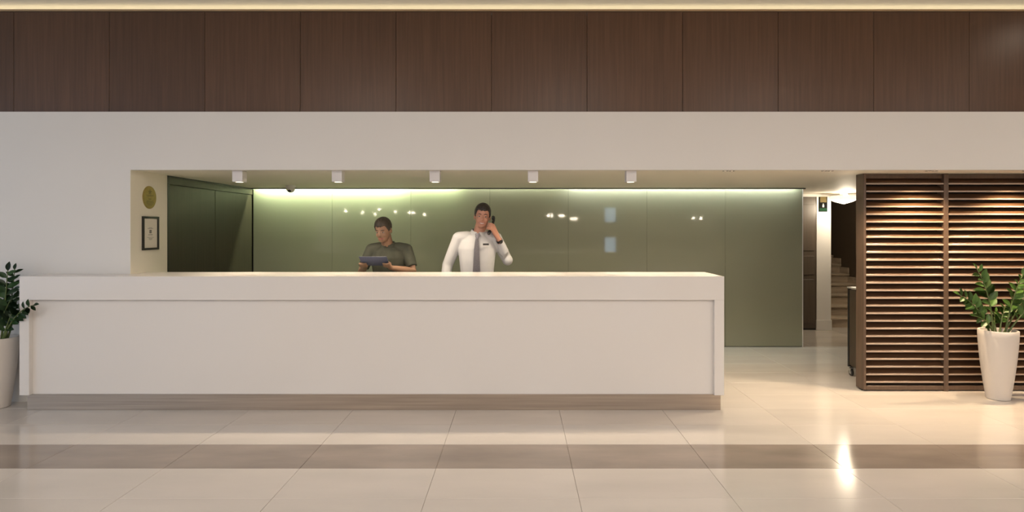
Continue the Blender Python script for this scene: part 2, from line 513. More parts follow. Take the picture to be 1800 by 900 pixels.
for k, (z0, z1) in enumerate(((0.35, 1.15), (1.95, 2.68))):
    w = obj('window_%d' % (7 + k), bx(4.42, 4.97, YBK, YBK + 0.012, z0, z1), M_sky)
    tag(w, 'small bluish window pane in the far lobby wall', kind='structure')
    fb = bmesh.new()
    for (a, b, c, d) in ((4.36, 4.42, z0 - 0.06, z1 + 0.06), (4.97, 5.03, z0 - 0.06, z1 + 0.06), (4.42, 4.97, z0 - 0.06, z0), (4.42, 4.97, z1, z1 + 0.06)):
        box(fb, a, b, YBK, YBK + 0.03, c, d)
    obj('window_frame', fb, M_black, w)

# fill panels added to the lobby ceiling, out of view, for broad soft light
def fill_panel(x, y):
    t = thing('lobby_fill', 'square luminous fill panel added to the lobby ceiling', 'fill light', (x, y, ZL), group='lobby fill panels')
    fb = bmesh.new()
    for (a, b, c, d) in ((-0.66, 0.66, -0.66, -0.6), (-0.66, 0.66, 0.6, 0.66), (-0.66, -0.6, -0.6, 0.6), (0.6, 0.66, -0.6, 0.6)):
        box(fb, a, b, c, d, -0.02, 0)
    obj('frame', fb, M_whitemetal, t)
    obj('diffuser', bx(-0.6, 0.6, -0.6, 0.6, -0.008, 0), M_fill, t)
    light('AREA', 'fill_glow', (0, 0, -0.022), (0, 0, 0), FILL_W, NEUT, t, shape='SQUARE', size=1.18)
for y in (0.4, -2.6, -5.6, -8.6):
    for x in (-6.0, -2.6, 0.8, 4.2, 7.4):
        if (x, y) not in ((-6.0, 0.4), (-6.0, -2.6)): fill_panel(x, y)

# pendants far across the lobby (seen mirrored in the glass)
def pendant(x, z, y=-12.0):
    t = thing('pendant_lamp', 'small glowing bulb pendant hanging across the lobby', 'lamp', (x, y, ZL), group='lobby bulb pendants')
    bm = bmesh.new(); tube(bm, [(0, 0, 0), (0, 0, z - ZL + 0.09)], 0.003, 6); obj('cord', bm, M_black, t)
    bm = bmesh.new(); lathe(bm, [(0.012, 0.09), (0.018, 0.085), (0.018, 0.03)], 12, cz=z - ZL, cap1=False); obj('socket', bm, M_black, t)
    bm = bmesh.new(); ball(bm, (0, 0, z - ZL), 0.034, 12); smooth(obj('bulb', bm, M_bulb, t))
DV = 2 * YG + 12.0
for (a, b) in ((608, 371), (637, 374), (659, 376), (667, 368), (695, 372), (720, 374), (726, 374), (746, 377),
               (964, 379), (970, 379), (985, 379), (990, 379), (1006, 385), (1012, 384), (1219, 383), (1232, 384)):
    pendant((a - 912) / F * DV, 1.6 + (402 - b) / F * DV)

# downlight out of frame that is mirrored in the veneer at the right
def lobby_downlight(x, y):
    t = thing('ceiling_downlight', 'round downlight in the lobby ceiling close to the veneer band', 'downlight', (x, y, ZL), group='lobby downlights')
    bm = bmesh.new(); lathe(bm, [(0.075, -0.006), (0.09, -0.006), (0.09, 0.0)], 24); obj('ring', bm, M_whitemetal, t)
    bm = bmesh.new(); lathe(bm, [(0.0005, -0.003), (0.075, -0.003)], 24); obj('lens', bm, mat('downlight_lens', (1, 1, 1), 0.4, emit=(1, 0.88, 0.7), estr=75.0), t)
    light('SPOT', 'downlight_beam', (0, 0, -0.01), (0, 0, 0), 40.0, NEUT, t, spot_size=R(95), spot_blend=0.8, shadow_soft_size=0.06)
lobby_downlight(5.45, 4.70)

# ------------------------------------------------------------------ reception counter
YCF, YCB = 5.40, 5.97
XA, XB = -4.378, 1.80
ZT, ZB = 1.181, 0.139
rc = thing('reception_counter', 'long white lacquered reception counter on a brushed steel plinth', 'counter', ((XA + XB) / 2, (YCF + YCB) / 2, 0))
ox, oy = rc.location.x, rc.location.y
def cbx(x0, x1, y0, y1, z0, z1, bev=0.002):
    return bx(x0 - ox, x1 - ox, y0 - oy, y1 - oy, z0, z1, bev=bev, seg=2)
LEG = 0.085
ZBAND = ZT - 0.206
xs = (655 - 912) / F * YCF
def slab_l():
    # the left slab steps round the end of the white wall
    bm = bmesh.new()
    ol = [(XA, YCF), (xs, YCF), (xs, YCB), (XJ + 0.004, YCB), (XJ + 0.004, YW - 0.004), (XA, YW - 0.004)]
    lo = [bm.verts.new((x - ox, y - oy, ZBAND)) for x, y in ol]
    f = bm.faces.new(lo)
    r = bmesh.ops.extrude_face_region(bm, geom=[f])
    for v in r['geom']:
        if isinstance(v, bmesh.types.BMVert): v.co.z = ZT
    bmesh.ops.recalc_face_normals(bm, faces=bm.faces)
    bmesh.ops.bevel(bm, geom=bm.edges[:], offset=0.001, segments=1, affect='EDGES', profile=0.5)
    return bm
obj('top_slab', slab_l(), M_counter, rc)
obj('top_slab', cbx(xs, XB, YCF, YCB, ZBAND, ZT, 0.001), M_counter, rc)
obj('side_leg', cbx(XA, XA + LEG, YCF, YW - 0.006, ZB, ZBAND - 0.0004), M_counter, rc)
obj('side_leg', cbx(XB - LEG, XB, YCF, YCB, ZB, ZBAND - 0.0004), M_counter, rc)
obj('front_panel', cbx(XA + LEG + 0.0002, XB - LEG - 0.0002, YCF + 0.042, YCF + 0.07, ZB, ZBAND - 0.0005, 0.0005), M_counter, rc)
obj('back_panel', cbx(XJ + 0.01, XB - LEG - 0.0005, YCB - 0.04, YCB - 0.01, ZB, ZBAND - 0.001), M_counter, rc)
obj('bottom_board', cbx(XJ + 0.01, XB - 0.086, YCF + 0.075, YCB - 0.045, ZB + 0.001, ZB + 0.03), M_counter, rc)
obj('plinth', cbx(XA + 0.04, XB - 0.02, YCF + 0.035, YW - 0.01, 0.0, ZB - 0.0005, 0.001), M_plinth, rc)
obj('back_plinth', cbx(XJ + 0.01, XB - 0.02, YW - 0.009, YCB - 0.03, 0.0, ZB - 0.0005, 0.001), M_plinth, rc)

# ------------------------------------------------------------------ slatted screen
XS0 = (1505 - 912) / F * 6.20
XS1 = (1519 - 912) / F * YS
sc = thing('slatted_screen', 'dark brown timber screen of horizontal slats standing to the ceiling', 'screen', (XS1, YS, 0))
BAY, STW = 0.784, 0.045
NB = 3
W3 = NB * (BAY + STW)
ZS = ZC - 0.003
obj('end_post', bx(-0.004, 0.02, 0.0, 0.14, 0.015, ZS, bev=0.002, seg=1), M_slatpost, sc)
obj('backing', bx(0.02, W3, 0.105, 0.135, 0.02, ZS), M_backing, sc)
obj('bottom_rail', bx(0.02, W3, 0.002, 0.10, 0.012, 0.055, bev=0.003, seg=1), M_slatpost, sc)
obj('top_rail', bx(0.02, W3, 0.03, 0.10, ZS - 0.045, ZS, bev=0.002, seg=1), M_slatpost, sc)
for k in range(NB):
    xa = 0.02 + k * (BAY + STW)
    obj('stile', bx(xa + BAY - 0.02, xa + BAY + STW - 0.02, -0.004, 0.10, 0.0, ZS, bev=0.002, seg=1), M_slatpost, sc)
sm = bpy.data.meshes.new('slat')
bm = bmesh.new()
sec = [(0.0, -0.007), (0.0, 0.005), (0.003, 0.009), (0.060, 0.054), (0.068, 0.050), (0.009, -0.010), (0.003, -0.010)]
ra = [bm.verts.new((0, y, z)) for y, z in sec]; rb = [bm.verts.new((BAY - 0.022, y, z)) for y, z in sec]
for i in range(len(sec)):
    j = (i + 1) % len(sec)
    bm.faces.new((ra[i], ra[j], rb[j], rb[i]))
bm.faces.new(ra); bm.faces.new(list(reversed(rb)))
bmesh.ops.recalc_face_normals(bm, faces=bm.faces)
bm.to_mesh(sm); bm.free(); sm.materials.append(M_slat)
em = bpy.data.meshes.new('lit_edge')  # pale strip painting the lit front edge of each slat
bm = bx(0, BAY - 0.022, -0.003, 0.0, -0.008, 0.006, bev=0.001, seg=1); bm.to_mesh(em); bm.free(); em.materials.append(M_slatedge)
z_low = 1.6 - (671.7 - 402) / F * YS
for k in range(NB):
    xa = 0.021 + k * (BAY + STW) + (0.0 if k == 0 else -0.020)
    for i in range(27):
        s = obj('slat', sm, None, sc, loc=(xa, 0.004, z_low + i * 0.0751))
        if k: s.scale.x = (BAY - 0.002) / (BAY - 0.022)
        obj('lit_edge', em, None, s)
for xf in (0.01, W3 - 0.02):
    obj('foot', bx(xf - 0.008, xf + 0.008, 0.05, 0.09, 0.0, 0.015), M_black, sc)

# ------------------------------------------------------------------ cube spotlights over the counter
def cube_spot(x, lab):
    t = thing('cube_spotlight', lab, 'spotlight', (x, 5.815, ZC), group='cube spotlights over the counter')
    obj('housing', bx(-0.048, 0.048, -0.048, 0.048, -0.104, 0, bev=0.003), M_whitemetal, t)
    bm = bmesh.new(); lathe(bm, [(0.036, -0.106), (0.042, -0.106), (0.042, -0.103)], 24); obj('bezel', bm, M_whitemetal, t)
    bm = bmesh.new(); lathe(bm, [(0.036, -0.1045), (0.0005, -0.1045)], 24); obj('lens', bm, M_lens, t)
    light('SPOT', 'spot_beam', (0, 0, -0.11), (R(-6), 0, 0), CUBE_W, WARM, t, spot_size=R(118), spot_blend=1.0, shadow_soft_size=0.03)
for p, lab in ((417, 'white cube spotlight on the alcove ceiling beside the dark veneer doors'), (592, 'white cube spotlight next to the dome security camera'),
               (764, 'white cube spotlight on the alcove ceiling between the two people'), (937, 'white cube spotlight next to the man on the telephone, away from the other person'),
               (1110, 'white cube spotlight closest to the corridor and slatted screen')):
    cube_spot((p - 912) / F * 5.767, lab)

# recessed downlights in pairs
def downlight(x, lab, watts):
    t = thing('recessed_downlight', lab, 'downlight', (x, 5.80, ZC), group='paired recessed downlights')
    bm = bmesh.new(); lathe(bm, [(0.017, -0.001), (0.019, -0.004), (0.026, -0.004), (0.028, 0.0)], 20); obj('ring', bm, mat('ring_grey', (0.25, 0.22, 0.19), 0.4, metal=0.5), t)
    bm = bmesh.new(); lathe(bm, [(0.0005, -0.0015), (0.017, -0.0015)], 20)
    bmesh.ops.reverse_faces(bm, faces=bm.faces); obj('lens', bm, M_lens, t)
    light('SPOT', 'downlight_beam', (0, 0, -0.008), (0, 0, 0), watts, WARM if x < 3.5 else (1.0, 0.74, 0.46), t, spot_size=R(125), spot_blend=0.8, shadow_soft_size=0.02)
for p, lab in ((1.975, 'tiny recessed downlight above the end of the counter'), (2.905, 'tiny recessed downlight above the corridor entrance'),
               (3.885, 'tiny recessed downlight above the slatted screen'), (4.80, 'tiny recessed downlight above the slatted screen')):
    for s in (-0.03, 0.03):
        downlight(p + s, lab, DOWN_W if p < 3.5 else DOWN_W * 1.6)

# ------------------------------------------------------------------ security camera
t = thing('security_camera', 'small white dome security camera with a black lens on the alcove ceiling', 'camera', (px(511, 328, 7.75).x, 7.75, ZC))
bm = bmesh.new(); lathe(bm, [(0.0005, 0), (0.062, 0), (0.060, -0.02), (0.055, -0.03), (0.0005, -0.03)], 24); smooth(obj('base', bm, M_whitemetal, t), 30)
bm = bmesh.new(); ball(bm, (0, -0.005, -0.045), (0.052, 0.052, 0.046), 20); dm = smooth(obj('dome', bm, M_whitemetal, t))
bm = bmesh.new(); ball(bm, (0, -0.036, -0.068), (0.023, 0.022, 0.021), 14); smooth(obj('lens', bm, M_blackgloss, dm))

# ------------------------------------------------------------------ plaque and certificate on the jamb
t = thing('wall_plaque', 'round brass plaque mounted above the framed certificate', 'plaque', (XJ, 5.99, 1.904))
bm = bmesh.new(); lathe(bm, [(0.0005, 0.009), (0.104, 0.009), (0.110, 0.006), (0.111, 0.0)], 40)
for v in bm.verts: v.co = Vector((v.co.z, -v.co.y, v.co.x))
pq = smooth(obj('disc', bm, M_brass, t), 25)
bmesh_marks = bmesh.new()
def mark(bm, y0, y1, z0, z1, x=0.0095):
    box(bm, x, x + 0.0008, y0, y1, z0, z1)
bm = bmesh_marks
for a in range(5):
    an = PI / 2 + a * 2 * PI / 5
    mark(bm, 0.02 * math.cos(an) - 0.006, 0.02 * math.cos(an) + 0.006, 0.052 + 0.018 * math.sin(an) - 0.006, 0.052 + 0.018 * math.sin(an) + 0.006)
mark(bm, -0.010, 0.010, 0.044, 0.062)
for z, hw in ((0.018, 0.060), (0.010, 0.045)): 
    y = -hw
    while y < hw:
        w = random.uniform(0.008, 0.016); mark(bm, y, min(y + w, hw), z, z + 0.005); y += w + 0.004
mark(bm, -0.02, 0.02, -0.020, -0.012)
for z, hw in ((-0.040, 0.055), (-0.052, 0.060), (-0.064, 0.050), (-0.076, 0.035)):
    y = -hw
    while y < hw:
        w = random.uniform(0.008, 0.018); mark(bm, y, min(y + w, hw), z, z + 0.006); y += w + 0.004
obj('engraving', bm, M_brassd, t)
t = thing('framed_certificate', 'white printed certificate in a thin black frame on the alcove side wall', 'picture frame', (XJ, 6.00, 1.556))
fb = bmesh.new()
HW, HH, FW = 0.130, 0.162, 0.020
for (a, b, c, d) in ((-HW, HW, HH - FW, HH), (-HW, HW, -HH, -HH + FW), (-HW, -HW + FW, -HH + FW, HH - FW), (HW - FW, HW, -HH + FW, HH - FW)):
    box(fb, 0, 0.018, a, b, c, d)
obj('frame', fb, M_black, t)
pp = obj('paper', bx(0.001, 0.008, -HW + FW, HW - FW, -HH + FW, HH - FW), M_paper, t)
bm = bmesh.new()
for (z, hw, h) in ((0.052, 0.024, 0.003), (0.043, 0.044, 0.004), (-0.018, 0.034, 0.005), (-0.042, 0.052, 0.003), (-0.056, 0.030, 0.004), (-0.064, 0.018, 0.003)):
    y = -hw
    while y < hw:
        w = random.uniform(0.006, 0.014); mark(bm, y, min(y + w, hw), z, z + h, 0.0082); y += w + 0.003
for i in range(3):
    for j in range(3):
        mark(bm, -0.018 + i * 0.0125, -0.0075 + i * 0.0125, 0.0 + j * 0.0115, 0.009 + j * 0.0115, 0.0082)
obj('print', bm, M_ink, pp)

# ------------------------------------------------------------------ corridor sign and lamp
t = thing('notice_sign', 'black sign with gold field, white figure and green strip on the pillar', 'sign', (px(1447, 357, 9.71).x, 9.72, px(1447, 357, 9.71).z))
obj('board', bx(-0.065, 0.065, -0.012, 0, -0.135, 0.135), mat('sign_black', (0.008, 0.008, 0.008), 0.9, spec=0.1), t)
obj('gold_field', bx(-0.050, 0.050, -0.014, -0.012, 0.012, 0.118), M_gold, t)
bm = bmesh.new(); box(bm, -0.013, 0.013, -0.0145, -0.012, -0.065, -0.028); ball(bm, (0, -0.0125, -0.016), (0.009, 0.002, 0.009), 12); obj('figure', bm, M_white, t)
obj('green_strip', bx(-0.060, 0.060, -0.014, -0.012, -0.125, -0.080), M_green, t)
obj('green_line', bx(-0.045, 0.045, -0.015, -0.014, -0.099, -0.096), M_green, t)
LX, LY = 4.945, 9.38
t = thing('corridor_lamp', 'glowing faceted glass ceiling lamp at the corridor end', 'lamp', (LX, LY, ZC))
bm = bmesh.new(); lathe(bm, [(0.0005, 0), (0.06, 0), (0.05, -0.025), (0.0005, -0.025)], 20); obj('ceiling_rose', bm, M_whitemetal, t)
bm = bmesh.new(); lathe(bm, [(0.155, -0.045), (0.195, -0.05), (0.195, -0.105), (0.13, -0.135), (0.0005, -0.17)], 8)
obj('glass_shade', bm, M_shade, t)
bm = bmesh.new(); ball(bm, (-0.02, -0.10, -0.050), (0.035, 0.035, 0.03), 14); smooth(obj('bulb', bm, mat('corridor_bulb', (1, 1, 1), 0.4, emit=(1, 0.86, 0.64), estr=26.0), t))
bm = bmesh.new(); tube(bm, [(0, 0, -0.02), (0, 0, -0.17)], 0.008, 8); obj('stem', bm, M_whitemetal, t)
light('POINT', 'corridor_glow', (0, -0.10, -0.22), (0, 0, 0), 27.0, (1.0, 0.85, 0.64), t, shadow_soft_size=0.08)

t = thing('stair_fill', 'round fill lamp added above the stairs', 'lamp', (5.43, 11.0, 4.0))  # unseen lamp added to brighten the steps
bm = bmesh.new(); lathe(bm, [(0.0005, -0.06), (0.08, -0.055), (0.11, -0.03), (0.115, 0.0)], 24); smooth(obj('diffuser', bm, M_shade, t))
bm = bmesh.new(); lathe(bm, [(0.115, 0.0), (0.125, 0.0), (0.125, -0.015), (0.115, -0.015)], 24); obj('ring', bm, M_whitemetal, t)
light('POINT', 'stair_fill_glow', (0, 0, -0.15), (0, 0, 0), 30.0, (1.0, 0.85, 0.64), t, shadow_soft_size=0.1)

# ------------------------------------------------------------------ trolley behind the screen
t = thing('service_trolley', 'dark service trolley on casters half hidden behind the slatted screen', 'trolley', (3.90, 6.50, 0))
tx, ty = 3.90, 6.50
obj('side_panel', bx(-0.310, -0.292, -0.20, 0.19, 0.125, 0.94), M_trolley, t)
obj('side_panel', bx(0.292, 0.310, -0.20, 0.19, 0.125, 0.94), M_trolley, t)
for sx in (-1, 1):
    for sy in (-1, 1):
        obj('frame_post', bx(sx * 0.300 - 0.013, sx * 0.300 + 0.013, sy * 0.21 - 0.013, sy * 0.21 + 0.013, 0.10, 0.95), M_black, t)
obj('bottom_shelf', bx(-0.29, 0.29, -0.195, 0.195, 0.105, 0.130), M_trolley, t)
obj('middle_shelf', bx(-0.29, 0.29, -0.195, 0.195, 0.52, 0.54), M_trolley, t)
obj('top_tray', bx(-0.318, 0.318, -0.228, 0.228, 0.951, 0.968, bev=0.003, seg=1), mat('tray_grey', (0.35, 0.33, 0.30), 0.35), t)
for sx in (-1, 1):
    for sy in (-1, 1):
        bm = bmesh.new()
        x, y = sx * 0.285, sy * 0.20
        for (r0_, r1_, hw) in ((0.0005, 0.040, 0.011),):
            rr = lathe(bm, [(r0_, -hw), (r1_ - 0.006, -hw), (r1_, -hw + 0.004), (r1_, hw - 0.004), (r1_ - 0.006, hw), (r0_, hw)], 20)
        for v in bm.verts: v.co = Vector((v.co.z + x, v.co.x + y, v.co.y + 0.040))
        c = smooth(obj('caster_wheel', bm, M_black, t), 30)
        bm = bmesh.new()
        box(bm, x - 0.017, x - 0.0125, y - 0.014, y + 0.014, 0.030, 0.095)
        box(bm, x + 0.0125, x + 0.017, y - 0.014, y + 0.014, 0.030, 0.095)
        box(bm, x - 0.017, x + 0.017, y - 0.016, y + 0.016, 0.088, 0.104)
        obj('fork', bm, M_chrome, c)
        bm = bmesh.new(); lathe(bm, [(0.0005, -0.0125), (0.018, -0.0125), (0.018, 0.0125), (0.0005, 0.0125)], 14)
        for v in bm.verts: v.co = Vector((v.co.z + x, v.co.x + y, v.co.y + 0.040))
        obj('hub', bm, M_chrome, c)

# ------------------------------------------------------------------ potted plants
def leaf_mesh(nm, m):
    bm = bmesh.new()
    L, Wd = 1.0, 0.21
    prof = [(0.0, 0.02), (0.12, 0.10), (0.30, 0.225), (0.50, 0.255), (0.70, 0.21), (0.87, 0.11), (1.0, 0.004)]
    rows = []
    for t_, w in prof:
        bend = -0.14 * t_ * t_
        rows.append([bm.verts.new((t_, s * w, bend + abs(s) * w * 0.30)) for s in (-1, -0.5, 0, 0.5, 1)])
    for i in range(len(rows) - 1):
        for k in range(4):
            bm.faces.new((rows[i][k], rows[i][k + 1], rows[i + 1][k + 1], rows[i + 1][k]))
    bmesh.ops.solidify(bm, geom=bm.faces[:], thickness=0.012)
    me = bpy.data.meshes.new(nm)
    bm.normal_update(); bm.to_mesh(me); bm.free()
    for p in me.polygons: p.use_smooth = True
    me.materials.append(m)
    return me

def bez(p0, p1, p2, t):
    return p0 * (1 - t) ** 2 + p1 * 2 * t * (1 - t) + p2 * t * t

def plant(loc, label, stems, lm, scale=1.0, pot_h=0.645, r_top=0.160, r_bot=0.095, lsize=0.10):
    t = thing('potted_plant', label, 'plant', loc)
    prof = []
    for i in range(13):
        u = i / 12
        r = r_bot + (r_top - r_bot) * (1 - (1 - u) ** 1.55)
        prof.append((r, 0.004 + u * (pot_h - 0.004)))
    bm = bmesh.new()
    lathe(bm, [(0.0005, 0.0), (r_bot - 0.012, 0.0)] + prof + [(r_top - 0.004, pot_h + 0.004), (r_top - 0.016, pot_h + 0.002), (r_top - 0.02, pot_h - 0.02), (r_top - 0.03, pot_h - 0.07)], 40)
    smooth(obj('pot', bm, M_pot, t), 50)
    bm = bmesh.new(); lathe(bm, [(0.0005, pot_h - 0.035), (r_top * 0.5, pot_h - 0.03), (r_top - 0.024, pot_h - 0.045)], 24)
    obj('soil', bm, M_soil, t)
    rr = random.Random(int(abs(loc[0]) * 100))
    for (b, c, e, n, ls) in stems:
        p0, p1, p2 = Vector(b), Vector(c), Vector(e)
        p0.z = pot_h - 0.05
        rad = math.hypot(p0.x, p0.y)
        if rad > 0.075: p0.x *= 0.075 / rad; p0.y *= 0.075 / rad
        pts = [bez(p0, p1, p2, k / 10) for k in range(11)]
        bm = bmesh.new(); tube(bm, pts, [0.0095 - 0.0068 * k / 10 for k in range(11)], 8)
        s = smooth(obj('stem', bm, M_stem, t))
        for j in range(n):
            u = 0.34 + 0.64 * j / max(1, n - 1)
            p = bez(p0, p1, p2, u)
            d = (bez(p0, p1, p2, min(1, u + 0.03)) - bez(p0, p1, p2, u - 0.03)).normalized()
            side = d.cross(Vector((0.25, -1, 0.15))).normalized()
            sgn = 1 if j % 2 else -1
            if j == n - 1:
                dirv = d
            else:
                dirv = (d * 0.62 + side * sgn * 0.85 + Vector((rr.uniform(-.15, .15), rr.uniform(-.45, .2), rr.uniform(-.1, .15)))).normalized()
            nrm = Vector((rr.uniform(-.3, .3), -0.75, 0.6))
            yv = nrm.cross(dirv).normalized()
            zv = dirv.cross(yv).normalized()
            sz = 1.12 * ls * (0.75 + 0.35 * math.sin(PI * min(1, 0.15 + (u - .34) / .66))) * rr.uniform(0.9, 1.1)
            Mx = Matrix.Translation(p) @ Matrix((dirv, yv, zv)).transposed().to_4x4() @ Matrix.Scale(sz, 4)
            lf = bpy.data.objects.new('leaf', lm)
            COL.objects.link(lf)
            lf.parent = s
            lf.matrix_local = Mx
    return t

LM = leaf_mesh('leaf', M_leaf)
LMD = leaf_mesh('leaf_dark', M_leafd)
PY = 5.80
PXc = (1754.5 - 912) / F * PY
K = PY / F
def pp(x, y, dy=0.0):
    d = PY + dy
    return ((x - 912) / F * d - PXc, dy, 1.6 + (402 - y) / F * d)
plant((PXc, PY, 0), 'green leafy plant in a tall tapered cream pot before the slatted screen', [
    (pp(1746, 590), pp(1744, 520, -.02), pp(1717, 472, -.06), 15, 0.098),
    (pp(1740, 590), pp(1728, 540, -.02), pp(1685, 517, -.09), 15, 0.090),
    (pp(1772, 590, .02), pp(1776, 530, -.0), pp(1798, 482, -.04), 15, 0.100),
    (pp(1778, 590), pp(1798, 545, -.03), pp(1832, 520, -.06), 13, 0.095),
    (pp(1748, 590, -.04), pp(1740, 562, -.06), pp(1713, 555, -.12), 7, 0.080),
    (pp(1757, 590, .03), pp(1759, 560, .05), pp(1768, 536, .07), 9, 0.085),
    (pp(1768, 590, .05), pp(1790, 540, .09), pp(1815, 500, .10), 11, 0.09),
    (pp(1752, 590, .06), pp(1745, 565, .09), pp(1750, 548, .11), 7, 0.07),
], LM)
PY2 = 5.53
PX2 = (-6 - 912) / F * PY2
K2 = PY2 / F
def pq2(x, y, dy=0.0):
    d = PY2 + dy
    return ((x - 912) / F * d - PX2, dy, 1.6 + (402 - y) / F * d)
plant((PX2, PY2, 0), 'dark green leafy plant in a tall tapered cream pot beside the counter end', [
    (pq2(12, 600), pq2(20, 540, -.02), pq2(26, 472, .02), 17, 0.085),
    (pq2(14, 600, -.05), pq2(22, 545, -.14), pq2(60, 536, -.24), 13, 0.075),
    (pq2(2, 600), pq2(8, 540, -.05), pq2(14, 474, -.06), 15, 0.10),
    (pq2(-5, 600), pq2(0, 560, -.08), pq2(18, 528, -.12), 11, 0.09),
    (pq2(8, 600, -.05), pq2(12, 570, -.08), pq2(22, 548, -.15), 9, 0.08),
    (pq2(-15, 600), pq2(-22, 530, -.05), pq2(-35, 470, -.08), 15, 0.10),
    (pq2(-25, 600), pq2(-40, 560, -.05), pq2(-70, 520, -.1), 13, 0.09),
    (pq2(18, 600, .02), pq2(26, 560, .02), pq2(30, 520, .02), 9, 0.075),
], LMD, pot_h=0.622, r_top=0.160, r_bot=0.100)

# ------------------------------------------------------------------ people
def head_parts(bm, M):
    """head in its own frame: origin at neck pivot (between ears, low), face towards -y, height about 0.25"""
    ball(bm, (0, 0.012, 0.150), (0.076, 0.096, 0.090), 24, M)
    ball(bm, (0, -0.020, 0.095), (0.066, 0.072, 0.085), 20, M)
    ball(bm, (0, -0.040, 0.045), (0.052, 0.050, 0.042), 18, M)
    ball(bm, (0, -0.066, 0.028), (0.026, 0.022, 0.020), 14, M)
    for s in (-1, 1):
        ball(bm, (s * 0.036, -0.062, 0.088), (0.022, 0.020, 0.022), 12, M)
        ball(bm, (s * 0.028, -0.074, 0.137), (0.026, 0.012, 0.008), 12, M)
        ball(bm, (s * 0.077, 0.012, 0.108), (0.009, 0.020, 0.031), 12, M)
    tube(bm, [M @ Vector((0, -0.078, 0.132)), M @ Vector((0, -0.096, 0.096)), M @ Vector((0, -0.090, 0.086))], [0.008, 0.012, 0.010], 10, round_caps=True)
    for s in (-1, 1):
        ball(bm, (s * 0.011, -0.084, 0.087), (0.008, 0.009, 0.007), 10, M)

def face_bits(par, M, smile=True, eyem=M_iris, hairm=M_hair):
    for s in (-1, 1):
        bm = bmesh.new(); ball(bm, (s * 0.031, -0.0735, 0.120), (0.0135, 0.0120, 0.0058), 14, M); e = smooth(obj('eye', bm, M_eye, par))
        bm = bmesh.new(); ball(bm, (s * 0.031, -0.0815, 0.120), (0.0062, 0.0046, 0.0052), 12, M); smooth(obj('iris', bm, eyem, e))
        bm = bmesh.new()
        tube(bm, [M @ Vector((s * 0.014, -0.0860, 0.1405)), M @ Vector((s * 0.031, -0.0855, 0.1455)), M @ Vector((s * 0.049, -0.0730, 0.1400))], [0.0028, 0.0034, 0.0016], 8, round_caps=True)
        smooth(obj('eyebrow', bm, hairm, par))
    cu = 0.007 if smile else 0.0
    op = 0.0 if smile else 0.0045
    bm = bmesh.new()
    tube(bm, [M @ Vector((-0.030, -0.0775, 0.0590 + cu)), M @ Vector((-0.014, -0.0900, 0.0605 - op * .5)), M @ Vector((0, -0.0930, 0.0605 - op * .5)), M @ Vector((0.014, -0.0900, 0.0605 - op * .5)), M @ Vector((0.030, -0.0775, 0.0590 + cu))], [0.0018, 0.0034, 0.0036, 0.0034, 0.0018], 8, round_caps=True)
    tube(bm, [M @ Vector((-0.030, -0.0775, 0.0580 + cu)), M @ Vector((-0.016, -0.0875, 0.0490 + op)), M @ Vector((0, -0.0915, 0.0455 + op * 1.6)), M @ Vector((0.016, -0.0875, 0.0490 + op)), M @ Vector((0.030, -0.0775, 0.0580 + cu))], [0.0018, 0.0038, 0.0044, 0.0038, 0.0018], 8, round_caps=True)
    lp = smooth(obj('lips', bm, M_lip, par))
    if smile:
        bm = bmesh.new()
        tube(bm, [M @ Vector((-0.023, -0.0815, 0.0585)), M @ Vector((-0.012, -0.0865, 0.0550)), M @ Vector((0, -0.0888, 0.0540)), M @ Vector((0.012, -0.0865, 0.0550)), M @ Vector((0.023, -0.0815, 0.0585))], [0.003, 0.0055, 0.006, 0.0055, 0.003], 10, round_caps=True)
        smooth(obj('teeth', bm, M_teeth, lp))

def hair_cap(par, M, m, lift=0.0, puff=1.065):
    bm = bmesh.new()
    vs = bmesh.ops.create_uvsphere(bm, u_segments=96, v_segments=72, radius=1.0)['verts']
    keys = [(0.0, 0.178), (0.35, 0.177), (0.62, 0.184), (0.85, 0.172), (1.02, 0.138), (1.18, 0.112), (1.42, 0.112), (1.60, 0.124), (1.85, 0.110), (2.1, 0.070), (2.5, 0.050), (3.2, 0.042)]
    rr = random.Random(3)
    ph = [rr.uniform(0, 6.28) for _ in range(6)]
    for v in vs:
        d = v.co.copy()
        az = abs(math.atan2(d.x, -d.y))
        for (a0, z0), (a1, z1) in zip(keys[:-1], keys[1:]):
            if a0 <= az <= a1:
                u = (az - a0) / (a1 - a0); u = u * u * (3 - 2 * u)
                lim = z0 + (z1 - z0) * u
                break
        sg = math.atan2(d.x, -d.y)
        lim += 0.0025 * math.sin(sg * 17 + ph[0]) + 0.002 * math.sin(sg * 31 + ph[1])
        z = 0.150 + d.z * 0.090
        top = max(0.0, d.z)
        fr = max(0.0, -d.y)
        k = puff + 0.05 * top + (0.10 * fr * top * 2.0 + lift * top)
        k += 0.012 * math.sin(sg * 23 + d.z * 9 + ph[2]) * (1 - top) + 0.010 * math.sin(d.x * 40 + d.y * 14 + ph[3])
        w = min(1.0, max(0.0, (z - lim + 0.004) / 0.010)); w = w * w * (3 - 2 * w)
        k = 0.90 + (k - 0.90) * w
        p = Vector((d.x * 0.077 * k, 0.012 + d.y * 0.096 * k, 0.150 + d.z * 0.090 * k))
        v.co = M @ p
    smooth(obj('hair', bm, m, par))

